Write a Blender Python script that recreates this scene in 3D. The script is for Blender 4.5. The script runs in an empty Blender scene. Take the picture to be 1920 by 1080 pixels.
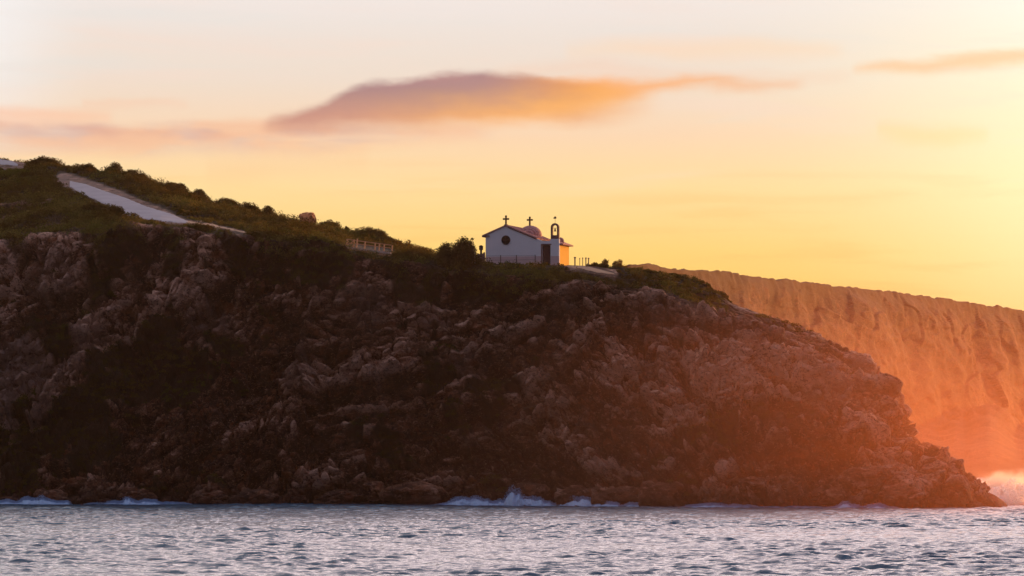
import bpy, bmesh, math, random
import numpy as np
from mathutils import Vector, Matrix
S = bpy.context.scene
COL = S.collection
random.seed(7); RNG = np.random.default_rng(11)
R = math.radians

def lin(r, g, b):
    f = lambda c: (c/255/12.92) if c/255 <= .04045 else ((c/255+.055)/1.055)**2.4
    return (f(r), f(g), f(b), 1.0)

# ------------------------------------------------------------ camera
FPX, HZ, CAMZ = 8000.0, 813.0, 8.0            # telephoto seen from a beach 8 m up
cam = bpy.data.objects.new("camera", bpy.data.cameras.new("camera")); COL.objects.link(cam)
cam.location = (0, 0, CAMZ); cam.rotation_euler = (R(90), 0, 0)
cam.data.sensor_width = 36; cam.data.lens = 36*FPX/1920
cam.data.shift_y = (HZ-540)/1920
cam.data.clip_start = 1; cam.data.clip_end = 60000
S.camera = cam
S.view_settings.view_transform = 'Standard'; S.view_settings.look = 'None'
S.view_settings.exposure = 0; S.view_settings.gamma = 1
S.cycles.use_denoising = True
S.cycles.max_bounces = 6; S.cycles.volume_bounces = 1
S.cycles.transparent_max_bounces = 8

# ------------------------------------------------------------ node helper
class NT:
    def __init__(s, tree): s.t = tree; s.n = tree.nodes; s.l = tree.links
    def node(s, ty, **kw):
        n = s.n.new(ty)
        for k, v in kw.items(): setattr(n, k, v)
        return n
    def put(s, sock, v):
        if isinstance(v, bpy.types.NodeSocket): s.l.new(v, sock)
        else: sock.default_value = v
    def m(s, op, a, b=0.0, c=0.0):
        n = s.node('ShaderNodeMath', operation=op)
        s.put(n.inputs[0], a); s.put(n.inputs[1], b); s.put(n.inputs[2], c)
        return n.outputs[0]
    def ss(s, x, a, b):                        # smoothstep
        n = s.node('ShaderNodeMapRange', interpolation_type='SMOOTHSTEP')
        s.put(n.inputs[0], x); s.put(n.inputs[1], a); s.put(n.inputs[2], b)
        return n.outputs[0]
    def mix(s, f, a, b, mode='MIX'):
        n = s.node('ShaderNodeMix', data_type='RGBA', blend_type=mode)
        s.put(n.inputs[0], f); s.put(n.inputs[6], a); s.put(n.inputs[7], b)
        return n.outputs[2]
    def ramp(s, f, stops, interp='LINEAR'):
        n = s.node('ShaderNodeValToRGB'); cr = n.color_ramp; cr.interpolation = interp
        while len(cr.elements) < len(stops): cr.elements.new(.5)
        for e, (p, c) in zip(cr.elements, stops): e.position = p; e.color = c if len(c) == 4 else (*c, 1)
        s.put(n.inputs[0], f); return n.outputs[0]
    def noise(s, vec, scale, detail=4, rough=.55, dist=0.0):
        n = s.node('ShaderNodeTexNoise'); n.inputs['Scale'].default_value = scale
        n.inputs['Detail'].default_value = detail; n.inputs['Roughness'].default_value = rough
        n.inputs['Distortion'].default_value = dist
        if vec is not None: s.l.new(vec, n.inputs['Vector'])
        return n.outputs['Fac']
    def vor(s, vec, scale, feature='F1', out='Distance'):
        n = s.node('ShaderNodeTexVoronoi', feature=feature); n.inputs['Scale'].default_value = scale
        if vec is not None: s.l.new(vec, n.inputs['Vector'])
        return n.outputs[out]
    def xyz(s, x, y, z=0.0):
        n = s.node('ShaderNodeCombineXYZ'); s.put(n.inputs[0], x); s.put(n.inputs[1], y); s.put(n.inputs[2], z)
        return n.outputs[0]
    def curve(s, x, pts):                      # piecewise curve x in [0,1] -> y in [0,1]
        n = s.node('ShaderNodeFloatCurve'); c = n.mapping.curves[0]
        while len(c.points) < len(pts): c.points.new(.5, .5)
        for p, (a, b) in zip(c.points, pts): p.location = (a, b)
        n.mapping.update(); s.put(n.inputs['Value'], x); return n.outputs[0]

# ------------------------------------------------------------ sky
SUN_AZ, SUN_EL = R(36), R(5)
W = bpy.data.worlds.new("World"); S.world = W; W.use_nodes = True
W.node_tree.nodes.clear(); n = NT(W.node_tree)
tc = n.node('ShaderNodeTexCoord').outputs['Generated']
sp = n.node('ShaderNodeSeparateXYZ'); n.l.new(tc, sp.inputs[0]); dx, dy, dz = sp.outputs
sky = n.node('ShaderNodeTexSky', sky_type='NISHITA'); sky.sun_disc = False
sky.sun_elevation = SUN_EL; sky.sun_rotation = SUN_AZ; sky.dust_density = 3
yy = n.m('MAXIMUM', dy, .05)
az = n.m('DIVIDE', dx, yy)                     # tangent of the bearing from north (+Y)
hor = n.m('SQRT', n.m('ADD', n.m('MULTIPLY', dx, dx), n.m('MULTIPLY', dy, dy)))
el = n.m('DIVIDE', n.m('MAXIMUM', dz, 0.0), n.m('MAXIMUM', hor, .02))
P = lambda py: (HZ-py)/FPX
lowramp = n.ramp(n.m('MULTIPLY', el, 1/.12), [
    (0, lin(255,185,80)), (P(600)/.12, lin(255,196,84)), (P(470)/.12, lin(255,212,122)),
    (P(350)/.12, lin(254,220,158)), (P(255)/.12, lin(249,215,180)), (P(150)/.12, lin(238,221,205)), (P(20)/.12, lin(236,227,221))])
hiramp = n.ramp(n.m('MULTIPLY', el, .5), [
    (.0, lin(236,227,221)), (.055, (1.0,.88,.84)), (.11, (2.7,2.15,2.10)), (.26, (2.5,2.0,2.1)), (.42, (.62,.60,.74)), (.7, (.24,.31,.48)), (1, (.14,.2,.34))])
front = n.mix(n.ss(el, .09, .13), lowramp, hiramp)
# brightness and yellow of the sky round the low sun, right of the frame
d1 = n.m('DIVIDE', n.m('SUBTRACT', az, .150), .060); d2 = n.m('DIVIDE', n.m('SUBTRACT', el, .064), .045)
g = n.m('EXPONENT', n.m('MULTIPLY', n.m('ADD', n.m('MULTIPLY', d1, d1), n.m('MULTIPLY', d2, d2)), -1.0))
front = n.mix(n.m('MULTIPLY', g, .85), front, (1.16, 1.05, .60, 1))
d1 = n.m('DIVIDE', n.m('SUBTRACT', az, .16), .055); d2 = n.m('DIVIDE', n.m('SUBTRACT', el, .115), .035)
g = n.m('EXPONENT', n.m('MULTIPLY', n.m('ADD', n.m('MULTIPLY', d1, d1), n.m('MULTIPLY', d2, d2)), -1.0))
front = n.mix(n.m('MULTIPLY', g, .8), front, (1.14, 1.10, 1.04, 1))
g = n.ss(az, -.095, -.13)
front = n.mix(n.m('MULTIPLY', g, n.m('MULTIPLY', n.ss(el, .055, .09), .75)), front, (.93, .92, .92, 1))
# streaky thin clouds
sv = n.xyz(n.m('MULTIPLY', az, 16), n.m('ADD', n.m('MULTIPLY', el, 150), n.m('MULTIPLY', az, 4)))
st = n.noise(sv, 1.0, 5, .55, .4)
front = n.mix(n.m('MULTIPLY', n.ss(st, .48, .75), n.m('MULTIPLY', n.ss(el, .065, .08), .4)), front, lin(246,220,205))
sv2 = n.xyz(n.m('MULTIPLY', az, 9), n.m('MULTIPLY', el, 110), 3.3)
st2 = n.noise(sv2, 1.0, 5, .55, .4)
front = n.mix(n.m('MULTIPLY', n.ss(st2, .52, .72), n.m('MULTIPLY', n.ss(el, .05, .07), .4)), front, lin(226,226,222))
front = n.mix(n.m('MULTIPLY', n.ss(n.noise(sv2, 1.7, 5, .5, .3), .5, .7), n.m('MULTIPLY', n.ss(el, .075, .045), .30)), front, lin(255,190,110))
# warped cloud coordinates
wv = n.xyz(n.m('MULTIPLY', az, 60), n.m('MULTIPLY', el, 160), 0.0)
wn = n.m('SUBTRACT', n.noise(wv, 1.0, 6, .6), .5)
ew = n.m('ADD', el, n.m('MULTIPLY', wn, .0042))
def band(pts_top, pts_bot, x0, x1, st_, sb_):
    """cloud between two profiles given as (px, py) lists -> mask and depth from its top"""
    lo, hi = (x0-960)/FPX, (x1-960)/FPX
    t = n.m('DIVIDE', n.m('SUBTRACT', az, lo), hi-lo)
    cv = lambda pts: n.m('MULTIPLY', n.curve(t, [((a-x0)/(x1-x0), P(b)/.12) for a, b in pts]), .12)
    top, bot = cv(pts_top), cv(pts_bot)
    mk = n.m('MULTIPLY', n.ss(n.m('SUBTRACT', top, ew), -st_*.5, st_*.5), n.ss(n.m('SUBTRACT', ew, bot), -sb_*.5, sb_*.5))
    mk = n.m('MULTIPLY', mk, n.m('MULTIPLY', n.ss(t, 0, .04), n.ss(t, 1.0, .93)))
    return mk, t, n.m('DIVIDE', n.m('SUBTRACT', top, ew), .012), n.m('DIVIDE', n.m('SUBTRACT', ew, bot), .012)
# low left bank
mk, t, dt, db = band([(-120,228),(200,236),(420,228),(520,228),(700,236),(950,244)], [(-120,282),(150,288),(400,282),(600,282),(800,262),(950,252)], -120, 950, .003, .006)
bc = n.mix(n.ss(n.noise(wv, .7, 4), .42, .62), lin(243,186,150), lin(222,184,170))
front = n.mix(n.m('MULTIPLY', mk, n.m('ADD', .35, n.m('MULTIPLY', n.ss(st, .35, .62), .4))), front, bc)
mk, t, dt, db = band([(-60,238),(120,236),(250,244),(330,238),(420,236),(560,240),(640,240)], [(-60,250),(150,256),(300,262),(400,262),(540,252),(640,245)], -60, 640, .003, .004)
front = n.mix(n.m('MULTIPLY', mk, n.m('MULTIPLY', n.ss(n.noise(wv, .45, 3), .4, .62), .65)), front, lin(212,158,146))
mk, t, dt, db = band([(-80,205),(60,206),(160,212),(220,216)], [(-80,232),(60,234),(160,232),(220,224)], -80, 220, .004, .005)
front = n.mix(n.m('MULTIPLY', mk, .6), front, lin(250,192,158))
mk, t, dt, db = band([(150,190),(220,186),(290,188),(360,194)], [(150,204),(220,206),(290,204),(360,200)], 150, 360, .002, .003)
front = n.mix(n.m('MULTIPLY', mk, .3), front, lin(246,196,165))
mk, t, dt, db = band([(380,316),(460,302),(540,300),(700,290)], [(380,335),(460,340),(540,322),(700,312)], 380, 700, .008, .008)
front = n.mix(n.m('MULTIPLY', mk, .16), front, lin(248,178,120))
# right streaks
mk, t, dt, db = band([(1590,132),(1640,120),(1760,112),(1860,102),(2050,88)], [(1590,134),(1640,138),(1760,136),(1860,128),(2050,110)], 1590, 2050, .003, .004)
front = n.mix(n.m('MULTIPLY', mk, .6), front, lin(249,192,132))
mk, t, dt, db = band([(1640,236),(1720,240),(1800,246),(1860,250)], [(1640,252),(1720,270),(1800,272),(1860,262)], 1640, 1860, .005, .005)
front = n.mix(n.m('MULTIPLY', mk, .3), front, lin(252,214,120))
mk, t, dt, db = band([(900,142),(1010,118),(1110,112),(1200,124),(1420,138),(1620,140)], [(900,150),(1010,140),(1110,142),(1200,150),(1420,158),(1620,150)], 900, 1620, .004, .005)
front = n.mix(n.m('MULTIPLY', mk, .22), front, lin(248,190,150))
mk, t, dt, db = band([(1050,92),(1200,78),(1400,76),(1600,90)], [(1050,100),(1200,106),(1400,112),(1600,100)], 1050, 1600, .005, .005)
front = n.mix(n.m('MULTIPLY', mk, .4), front, lin(254,214,172))
# tail then the big lens-shaped cloud
mk, t, dt, db = band([(1000,150),(1100,146),(1220,150),(1300,144),(1400,150),(1520,156)], [(1000,190),(1100,200),(1220,176),(1300,166),(1400,166),(1520,162)], 1000, 1520, .003, .004)
front = n.mix(n.m('MULTIPLY', mk, .8), front, n.mix(n.ss(t, .2, .9), lin(252,170,95), lin(243,190,150)))
mk, t, dt, db = band([(480,232),(540,216),(600,200),(680,160),(760,149),(850,133),(920,138),(1000,143),(1100,156),(1190,168),(1260,182)],
                     [(480,234),(540,241),(650,238),(760,236),(900,233),(1000,229),(1100,227),(1190,220),(1260,205)], 480, 1260, .0030, .0055)
cc = n.mix(n.ss(t, .5, .9), lin(166,130,134), lin(252,166,78))
cc = n.mix(n.m('MULTIPLY', n.ss(db, .9, .0), n.ss(t, .1, .7)), cc, lin(255,186,78))
cc = n.mix(n.m('MULTIPLY', n.ss(db, .8, .0), .5), cc, lin(244,170,130))
cc = n.mix(n.m('MULTIPLY', n.ss(n.noise(wv, .5, 5, .6), .4, .7), .3), cc, lin(200,145,135))
dens = n.m('MULTIPLY', n.ss(t, 1.03, .72), .98)
front = n.mix(n.m('MULTIPLY', mk, dens), front, cc)
back = n.ramp(n.m('MULTIPLY', el, .5), [(0, (.09,.065,.07)), (.10, (.13,.115,.15)), (.3, (.30,.29,.40)), (1, (.34,.37,.55))])
allsky = n.mix(n.ss(dy, .55, -.15), front, back)
bg1 = n.node('ShaderNodeBackground'); n.l.new(allsky, bg1.inputs[0]); bg1.inputs[1].default_value = 1.0
bg2 = n.node('ShaderNodeBackground'); n.l.new(sky.outputs[0], bg2.inputs[0]); bg2.inputs[1].default_value = .004
ad = n.node('ShaderNodeAddShader'); n.l.new(bg1.outputs[0], ad.inputs[0]); n.l.new(bg2.outputs[0], ad.inputs[1])
out = n.node('ShaderNodeOutputWorld'); n.l.new(ad.outputs[0], out.inputs[0])

# ------------------------------------------------------------ sun
sl = bpy.data.lights.new("sun", 'SUN'); sl.energy = 5.0; sl.angle = R(.6); sl.color = (1.0, .42, .09)
so = bpy.data.objects.new("sun", sl); COL.objects.link(so)
sd = Vector((math.sin(SUN_AZ)*math.cos(SUN_EL), math.cos(SUN_AZ)*math.cos(SUN_EL), math.sin(SUN_EL)))
so.rotation_euler = (-sd).to_track_quat('-Z', 'Y').to_euler(); so.location = (300, 400, 200)

# ------------------------------------------------------------ materials
def mat(name):
    m = bpy.data.materials.new(name); m.use_nodes = True; m.node_tree.nodes.clear()
    k = NT(m.node_tree); o = k.node('ShaderNodeOutputMaterial'); return m, k, o
def principled(k, o, col, rough=.8, spec=.3, bump=None, bs=.5, bd=.1):
    b = k.node('ShaderNodeBsdfPrincipled'); k.put(b.inputs['Base Color'], col)
    k.put(b.inputs['Roughness'], rough); b.inputs['Specular IOR Level'].default_value = spec
    if bump is not None:
        bn = k.node('ShaderNodeBump'); bn.inputs['Strength'].default_value = bs; bn.inputs['Distance'].default_value = bd
        k.l.new(bump, bn.inputs['Height']); k.l.new(bn.outputs[0], b.inputs['Normal'])
    k.l.new(b.outputs[0], o.inputs[0]); return b
def plain(name, col, rough=.7, var=.25, scale=3.0, spec=.3, bd=.02):
    m, k, o = mat(name); g = k.node('ShaderNodeTexCoord').outputs['Object']
    f = k.noise(g, scale, 6, .6); f2 = k.noise(g, scale*9, 4, .6)
    c = k.mix(f, tuple(c*(1-var) for c in col[:3])+(1,), tuple(min(1, c*(1+var)) for c in col[:3])+(1,))
    c = k.mix(k.m('MULTIPLY', f2, var), c, tuple(c*.6 for c in col[:3])+(1,))
    principled(k, o, c, rough, spec, f2, .6, bd); return m
def attr(k, nm):
    a = k.node('ShaderNodeAttribute'); a.attribute_name = nm; return a.outputs['Fac']

def rock_material(name, c_dark, c_mid, c_lite, vegc, palec):
    m, k, o = mat(name); g = k.node('ShaderNodeTexCoord').outputs['Object']
    mp = k.node('ShaderNodeMapping'); mp.inputs['Rotation'].default_value = (.2, .5, 0); mp.inputs['Scale'].default_value = (1, 1, 1.6)
    k.l.new(g, mp.inputs[0]); v = mp.outputs[0]
    n1 = k.noise(v, .11, 7, .65, .6); n2 = k.noise(v, .55, 7, .65, .8); n3 = k.noise(v, 2.4, 5, .65)
    f = k.m('ADD', k.m('MULTIPLY', n1, .42), k.m('ADD', k.m('MULTIPLY', n2, .42), k.m('MULTIPLY', n3, .24)))
    f = k.m('ADD', f, k.m('MULTIPLY', attr(k, 'tone'), .17))
    c = k.ramp(f, [(.40, c_dark), (.49, tuple(x*.5 for x in c_mid[:3])+(1,)), (.57, c_mid), (.70, c_lite)])
    c = k.mix(k.m('MULTIPLY', k.ss(k.noise(v, 1.3, 6, .7, 1.2), .56, .68), .6), c, c_lite)
    c = k.mix(k.m('MULTIPLY', k.ss(k.noise(v, 2.6, 5, .7, .8), .56, .66), .5), c, tuple(x*1.15 for x in c_lite[:3])+(1,))
    c = k.mix(k.m('MULTIPLY', k.ss(k.noise(v, 1.9, 6, .7, 1.0), .50, .40), .75), c, tuple(x*.7 for x in c_dark[:3])+(1,))
    c = k.mix(k.m('MULTIPLY', k.ss(k.noise(v, .3, 5, .6), .55, .66), .5), c, (c_mid[0]*1.35, c_mid[1]*.95, c_mid[2]*.62, 1))
    c = k.mix(k.m('MULTIPLY', attr(k, 'pale'), k.ss(k.noise(v, .9, 6, .7), .3, .55)), c, k.mix(n3, palec, tuple(x*.6 for x in palec[:3])+(1,)))
    vg = k.mix(n2, vegc, tuple(x*.45 for x in vegc[:3])+(1,))
    c = k.mix(attr(k, 'veg'), c, vg)
    c = k.mix(k.m('MULTIPLY', attr(k, 'wet'), .8), c, tuple(x*.8 for x in c_dark[:3])+(1,))
    h = k.m('ADD', k.m('MULTIPLY', n3, .6), k.m('ADD', n2, k.m('MULTIPLY', k.noise(v, 7, 4, .6), .3)))
    principled(k, o, c, .9, .15, h, .6, .3); return m

M_ROCK = rock_material("cliff_rock", (.028,.012,.008,1), (.150,.064,.036,1), (.46,.27,.19,1), (.034,.024,.012,1), (.30,.19,.15,1))
M_FAR = rock_material("far_sandstone", (.04,.015,.008,1), (.13,.05,.022,1), (.26,.12,.055,1), (.13,.065,.03,1), (.6,.36,.2,1))
M_BOULD = rock_material("boulder_rock", (.05,.025,.018,1), (.12,.062,.045,1), (.26,.16,.13,1), (.03,.03,.012,1), (.3,.2,.15,1))

def foliage_material(name, a, b, tr=.3, tuft=False):
    m, k, o = mat(name); g = k.node('ShaderNodeNewGeometry')
    f = k.ss(k.noise(g.outputs['Position'], .42, 4, .65), .38, .62); rp = g.outputs['Random Per Island']
    f = attr(k, 'tone') if tuft else f
    c = k.mix(f, a, b)
    if tuft: c = k.mix(k.m('MULTIPLY', k.ss(k.noise(g.outputs['Position'], .10, 3, .6), .5, .62), .7), c, k.mix(f, (.02,.04,.008,1), (.07,.13,.025,1)))
    c = k.mix(k.m('MULTIPLY', rp, .55), c, tuple(x*.35 for x in a[:3])+(1,))
    d = k.node('ShaderNodeBsdfDiffuse'); k.l.new(c, d.inputs[0])
    t = k.node('ShaderNodeBsdfTranslucent'); k.l.new(k.mix(.5, c, (.28,.16,.02,1)), t.inputs[0])
    mx = k.node('ShaderNodeMixShader'); mx.inputs[0].default_value = tr
    k.l.new(d.outputs[0], mx.inputs[1]); k.l.new(t.outputs[0], mx.inputs[2]); k.l.new(mx.outputs[0], o.inputs[0]); return m
M_SCRUB = foliage_material("scrub_leaves", (.022,.024,.008,1), (.105,.085,.026,1), .22)
M_SCRUB2 = foliage_material("scrub_tufts", (.014,.020,.006,1), (.16,.155,.045,1), .25, True)
M_LEAF = foliage_material("shrub_leaves", (.018,.022,.008,1), (.075,.066,.022,1), .22)
M_GREEN = foliage_material("green_leaves", (.065,.11,.018,1), (.09,.12,.02,1), .3)
M_DRY = foliage_material("dry_leaves", (.15,.09,.03,1), (.2,.11,.04,1), .45)
M_STEM = plain("stem_bark", (.07,.045,.03), .9)

# ------------------------------------------------------------ numpy noise
def _h(ix, iy, iz, s):
    h = (ix.astype(np.uint32)*np.uint32(374761393) + iy.astype(np.uint32)*np.uint32(668265263)
         + iz.astype(np.uint32)*np.uint32(2147483647) + np.uint32(s*974711+12345))
    h = (h ^ (h >> np.uint32(13)))*np.uint32(1274126177); h ^= h >> np.uint32(16)
    h = h*np.uint32(2246822519); h ^= h >> np.uint32(15)
    return (h & np.uint32(0xffffff)).astype(np.float32)/np.float32(0xffffff)
def vnoise(Pn, s=0):
    """smooth value noise in [-1,1]"""
    i = np.floor(Pn); f = (Pn-i).astype(np.float32); i = i.astype(np.int64); u = f*f*f*(f*(f*6-15)+10)
    r = np.zeros(len(Pn), np.float32)
    for a in (0, 1):
        wa = u[:, 0] if a else 1-u[:, 0]
        for b in (0, 1):
            wb = u[:, 1] if b else 1-u[:, 1]
            for c in (0, 1):
                wc = u[:, 2] if c else 1-u[:, 2]
                r += wa*wb*wc*_h(i[:, 0]+a, i[:, 1]+b, i[:, 2]+c, s)
    return r*2-1
def fbm(Pn, oct=4, s=0, g=.5):
    r = np.zeros(len(Pn), np.float32); a = 1.0; t = 0
    for o_ in range(oct):
        r += a*vnoise(Pn*(2.03**o_)+17.3*o_, s+o_); t += a; a *= g
    return r/t
def plates(Pn, s=0, tilt=.9):
    """faceted blocks: every voronoi cell its own height and slope; also returns crack distance"""
    i = np.floor(Pn).astype(np.int64); n_ = len(Pn)
    d1 = np.full(n_, 9., np.float32); d2 = np.full(n_, 9., np.float32); val = np.zeros(n_, np.float32)
    for a in (-1, 0, 1):
        for b in (-1, 0, 1):
            for c in (-1, 0, 1):
                cx, cy, cz = i[:, 0]+a, i[:, 1]+b, i[:, 2]+c
                ox = cx+_h(cx, cy, cz, s+1); oy = cy+_h(cx, cy, cz, s+2); oz = cz+_h(cx, cy, cz, s+3)
                ex, ey, ez = (Pn[:, 0]-ox), (Pn[:, 1]-oy), (Pn[:, 2]-oz)
                d = np.sqrt(ex*ex+ey*ey+ez*ez).astype(np.float32)
                hh = _h(cx, cy, cz, s+4)-.5
                v = hh + tilt*((_h(cx, cy, cz, s+5)-.5)*ex + (_h(cx, cy, cz, s+6)-.35)*ez)
                nb = d < d1
                d2 = np.where(nb, d1, np.minimum(d2, d)); val = np.where(nb, v, val); d1 = np.where(nb, d, d1)
    return val.astype(np.float32), (d2-d1)

def mesh_np(name, V, F, material, smooth=False, parent=None, attrs=None, uni=3):
    me = bpy.data.meshes.new(name); V = np.asarray(V, np.float32); F = np.asarray(F, np.int32)
    k = F.shape[1]
    me.vertices.add(len(V)); me.vertices.foreach_set('co', V.ravel())
    me.loops.add(F.size); me.loops.foreach_set('vertex_index', F.ravel())
    me.polygons.add(len(F)); me.polygons.foreach_set('loop_start', np.arange(0, F.size, k, dtype=np.int32))
    me.update(calc_edges=True)
    me.polygons.foreach_set('use_smooth', np.full(len(F), smooth, bool))
    if attrs:
        for an, av in attrs.items():
            at = me.attributes.new(an, 'FLOAT', 'POINT'); at.data.foreach_set('value', np.asarray(av, np.float32).ravel())
    me.materials.append(material)
    o = bpy.data.objects.new(name, me); COL.objects.link(o)
    if parent: o.parent = parent
    return o
def grid_faces(nu, nv):
    a = (np.arange(nv-1)[:, None]*nu + np.arange(nu-1)[None, :]).ravel()
    return np.stack([a, a+1, a+nu+1, a+nu], 1)
def tag(o, label=None, cat=None, group=None, kind=None):
    if label: o['label'] = label
    if cat: o['category'] = cat
    if group: o['group'] = group
    if kind: o['kind'] = kind
    return o
def sm(x, a, b):
    t = np.clip((x-a)/(b-a), 0, 1); return t*t*(3-2*t)
def seg_dist(px, py, pts):
    d = np.full(px.shape, 1e9)
    for (x0, y0), (x1, y1) in zip(pts[:-1], pts[1:]):
        vx, vy = x1-x0, y1-y0; t = np.clip(((px-x0)*vx+(py-y0)*vy)/(vx*vx+vy*vy), 0, 1)
        d = np.minimum(d, np.hypot(px-x0-t*vx, py-y0-t*vy))
    return d

# ------------------------------------------------------------ headland
# survey table: bearing, shoreline distance, then (height line, distance) at mid cliff, rim, terrace, crest
T = np.array([
 # px    Yb   mpy  mY   rpy  rY   tpy  tY   cpy  cY
 [-140, 485, 690, 500, 480, 516, 372, 570, 286, 625],
 [   0, 485, 690, 499, 470, 514, 380, 560, 296, 610],
 [ 100, 485, 690, 498, 458, 512, 372, 550, 311, 592],
 [ 200, 484, 690, 498, 442, 510, 386, 538, 324, 580],
 [ 300, 484, 690, 497, 430, 508, 404, 526, 348, 570],
 [ 400, 484, 690, 497, 436, 507, 424, 518, 384, 558],
 [ 460, 483, 690, 496, 441, 506, 430, 516, 402, 552],
 [ 500, 483, 690, 496, 448, 506, 438, 514, 411, 548],
 [ 540, 483, 690, 496, 452, 505, 443, 513, 416, 544],
 [ 600, 483, 690, 495, 462, 505, 452, 512, 424, 540],
 [ 700, 482, 695, 494, 482, 505, 474, 510, 450, 536],
 [ 760, 481, 700, 493, 490, 504, 482, 509, 466, 532],
 [ 850, 480, 705, 492, 508, 503, 498, 507, 492, 510],
 [ 910, 479, 710, 491, 512, 502, 501, 506, 494, 509],
 [1060, 474, 720, 487, 535, 499, 510, 504, 497, 509],
 [1150, 470, 730, 484, 545, 497, 520, 503, 500, 511],
 [1250, 466, 740, 481, 562, 495, 538, 502, 514, 512],
 [1310, 464, 750, 479, 575, 494, 560, 501, 532, 512],
 [1360, 462, 755, 477, 590, 493, 577, 500, 566, 511],
 [1400, 461, 760, 476, 603, 492, 592, 500, 583, 511],
 [1500, 459, 780, 474, 640, 490, 628, 497, 616, 509],
 [1600, 458, 810, 471, 698, 486, 680, 493, 663, 506],
 [1625, 457, 825, 470, 712, 484, 692, 492, 676, 505],
 [1650, 457, 840, 469, 735, 482, 718, 491, 704, 503],
 [1675, 457, 860, 468, 775, 480, 758, 489, 745, 502],
 [1691, 457, 875, 467, 815, 478, 802, 488, 790, 500],
 [1699, 457, 890, 466, 850, 475, 842, 484, 834, 496],
 [1735, 457, 895, 465, 862, 472, 855, 480, 848, 490],
 [1752, 457, 900, 465, 876, 472, 871, 478, 864, 487],
 [1775, 457, 915, 464, 895, 470, 889, 476, 886, 484],
 [1800, 457, 930, 464, 914, 469, 911, 473, 909, 479],
 [1825, 457, 951, 463, 950, 467, 951, 471, 952, 475],
 [1880, 457, 966, 463, 967, 467, 968, 470, 968, 474],
])
NU, NA, NB, NC, ND = 1560, 150, 190, 60, 130
px_c = np.linspace(-140, 1880, NU)
TI = [np.interp(px_c, T[:, 0], T[:, j]) for j in range(1, 10)]
Yb = TI[0] + 1.5*fbm(np.stack([px_c/90, px_c*0, px_c*0], 1), 3, 3)
kn = []   # knots: (Z, Y)
zof = lambda py, Y: CAMZ+(HZ-py)/FPX*Y
kn.append((np.full(NU, -5.0), Yb-5)); kn.append((np.full(NU, 0.0), Yb))
kn.append((zof(TI[1], TI[2]), TI[2])); kn.append((zof(TI[3], TI[4]), TI[4]))
kn.append((zof(TI[5], TI[6]), TI[6])); kn.append((zof(TI[7], TI[8]), TI[8]))
kn.append((kn[5][0]-1.0, TI[8]+14)); kn.append((kn[5][0]*.4-3, TI[8]+45)); kn.append((np.full(NU, -6.), TI[8]+70))
cnt = [20, NA, NB, NC, ND, 25, 20, 12]
Zr, Yr, Vr = [], [], []
for j, c in enumerate(cnt):
    for t in np.linspace(0, 1, c, endpoint=False):
        Zr.append(kn[j][0]*(1-t)+kn[j+1][0]*t); Yr.append(kn[j][1]*(1-t)+kn[j+1][1]*t); Vr.append(j+t)
Zr = np.array(Zr); Yr = np.array(Yr); Vr = np.array(Vr); NV = len(Vr)
def blur_rows(A, k):
    ker = np.ones(k)/k; pad = np.pad(A, ((k//2, k//2), (0, 0)), 'edge')
    return np.stack([np.convolve(pad[:, c], ker, 'valid') for c in range(A.shape[1])], 1)[:A.shape[0]]
Zr = blur_rows(Zr, 15); Yr = blur_rows(Yr, 15)
Xr = (px_c[None, :]-960)/FPX*Yr
# bearing columns fan out with distance
PXg = np.repeat(px_c[None, :], NV, 0); PYg = HZ-(Zr-CAMZ)/Yr*FPX
base = np.stack([Xr, Yr, Zr], 2).reshape(-1, 3)
du = np.gradient(np.stack([Xr, Yr, Zr], 2), axis=1); dv = np.gradient(np.stack([Xr, Yr, Zr], 2), axis=0)
N = np.cross(du, dv); N /= np.linalg.norm(N, axis=2, keepdims=True)+1e-9
VV = np.repeat(Vr[:, None], NU, 1)
ROAD_A = [(-60, 285), (0, 300), (34, 309)]
ROAD_B = [(118, 336), (170, 354), (235, 382), (300, 403), (350, 418), (395, 424), (462, 437)]
PATH_C = [(1068, 499), (1110, 504), (1150, 513)]
top = VV > 2.9
droad = np.minimum(seg_dist(PXg, PYg, ROAD_A), seg_dist(PXg, PYg, ROAD_B))
droad = droad + 24 - np.interp(PXg, [0, 118, 235, 300, 350, 462], [22, 20, 26, 21, 12, 9])
mroad = np.where(top & (VV < 5.05), sm(droad, 26, 14), 0)
dpath = seg_dist(PXg, PYg, PATH_C); mpath = np.where(top & (VV < 5.2), sm(dpath, 12, 5), 0)
deck = np.where(top, sm(seg_dist(PXg, PYg, [(645, 461), (735, 475)]), 12, 5), 0)
pad = sm(PXg, 860, 900)*sm(PXg, 1120, 1080)*sm(VV, 4.2, 4.6)
flat = np.clip(np.maximum.reduce([mroad, mpath, pad, deck]), 0, 1)
face = sm(VV, .8, 1.15)*sm(VV, 3.15, 2.85)
nose = sm(PXg, 1380, 1600)
amp = np.clip(face + .16*(1-face)*sm(VV, .0, .4) + nose*.5*(1-face), 0, 1)*(1-flat)
amp *= sm(PXg, 1880, 1790)*.75+.25
fine = (1-.5*sm(PXg, 1450, 1600)).ravel()
wrp = np.stack([fbm(base/3.2, 3, 151), fbm(base/3.2, 3, 161), fbm(base/3.2, 3, 171)], 1)
def dip(a): return np.stack([base[:, 0]*math.cos(a)+base[:, 2]*math.sin(a), base[:, 1], -base[:, 0]*math.sin(a)+base[:, 2]*math.cos(a)], 1)
fault = (PXg.ravel() + 90*wrp[:, 0] + .5*(PYg.ravel()-700)) > 1080
fault2 = (PXg.ravel() + 80*wrp[:, 1]) > 560
Pq = np.where(fault[:, None], dip(R(-20)), np.where(fault2[:, None], dip(R(14)), dip(R(40)))) + wrp*.6      # bedding dips change across two faults
big = fbm(base/np.array([15, 15, 22]), 3, 21)
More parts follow.
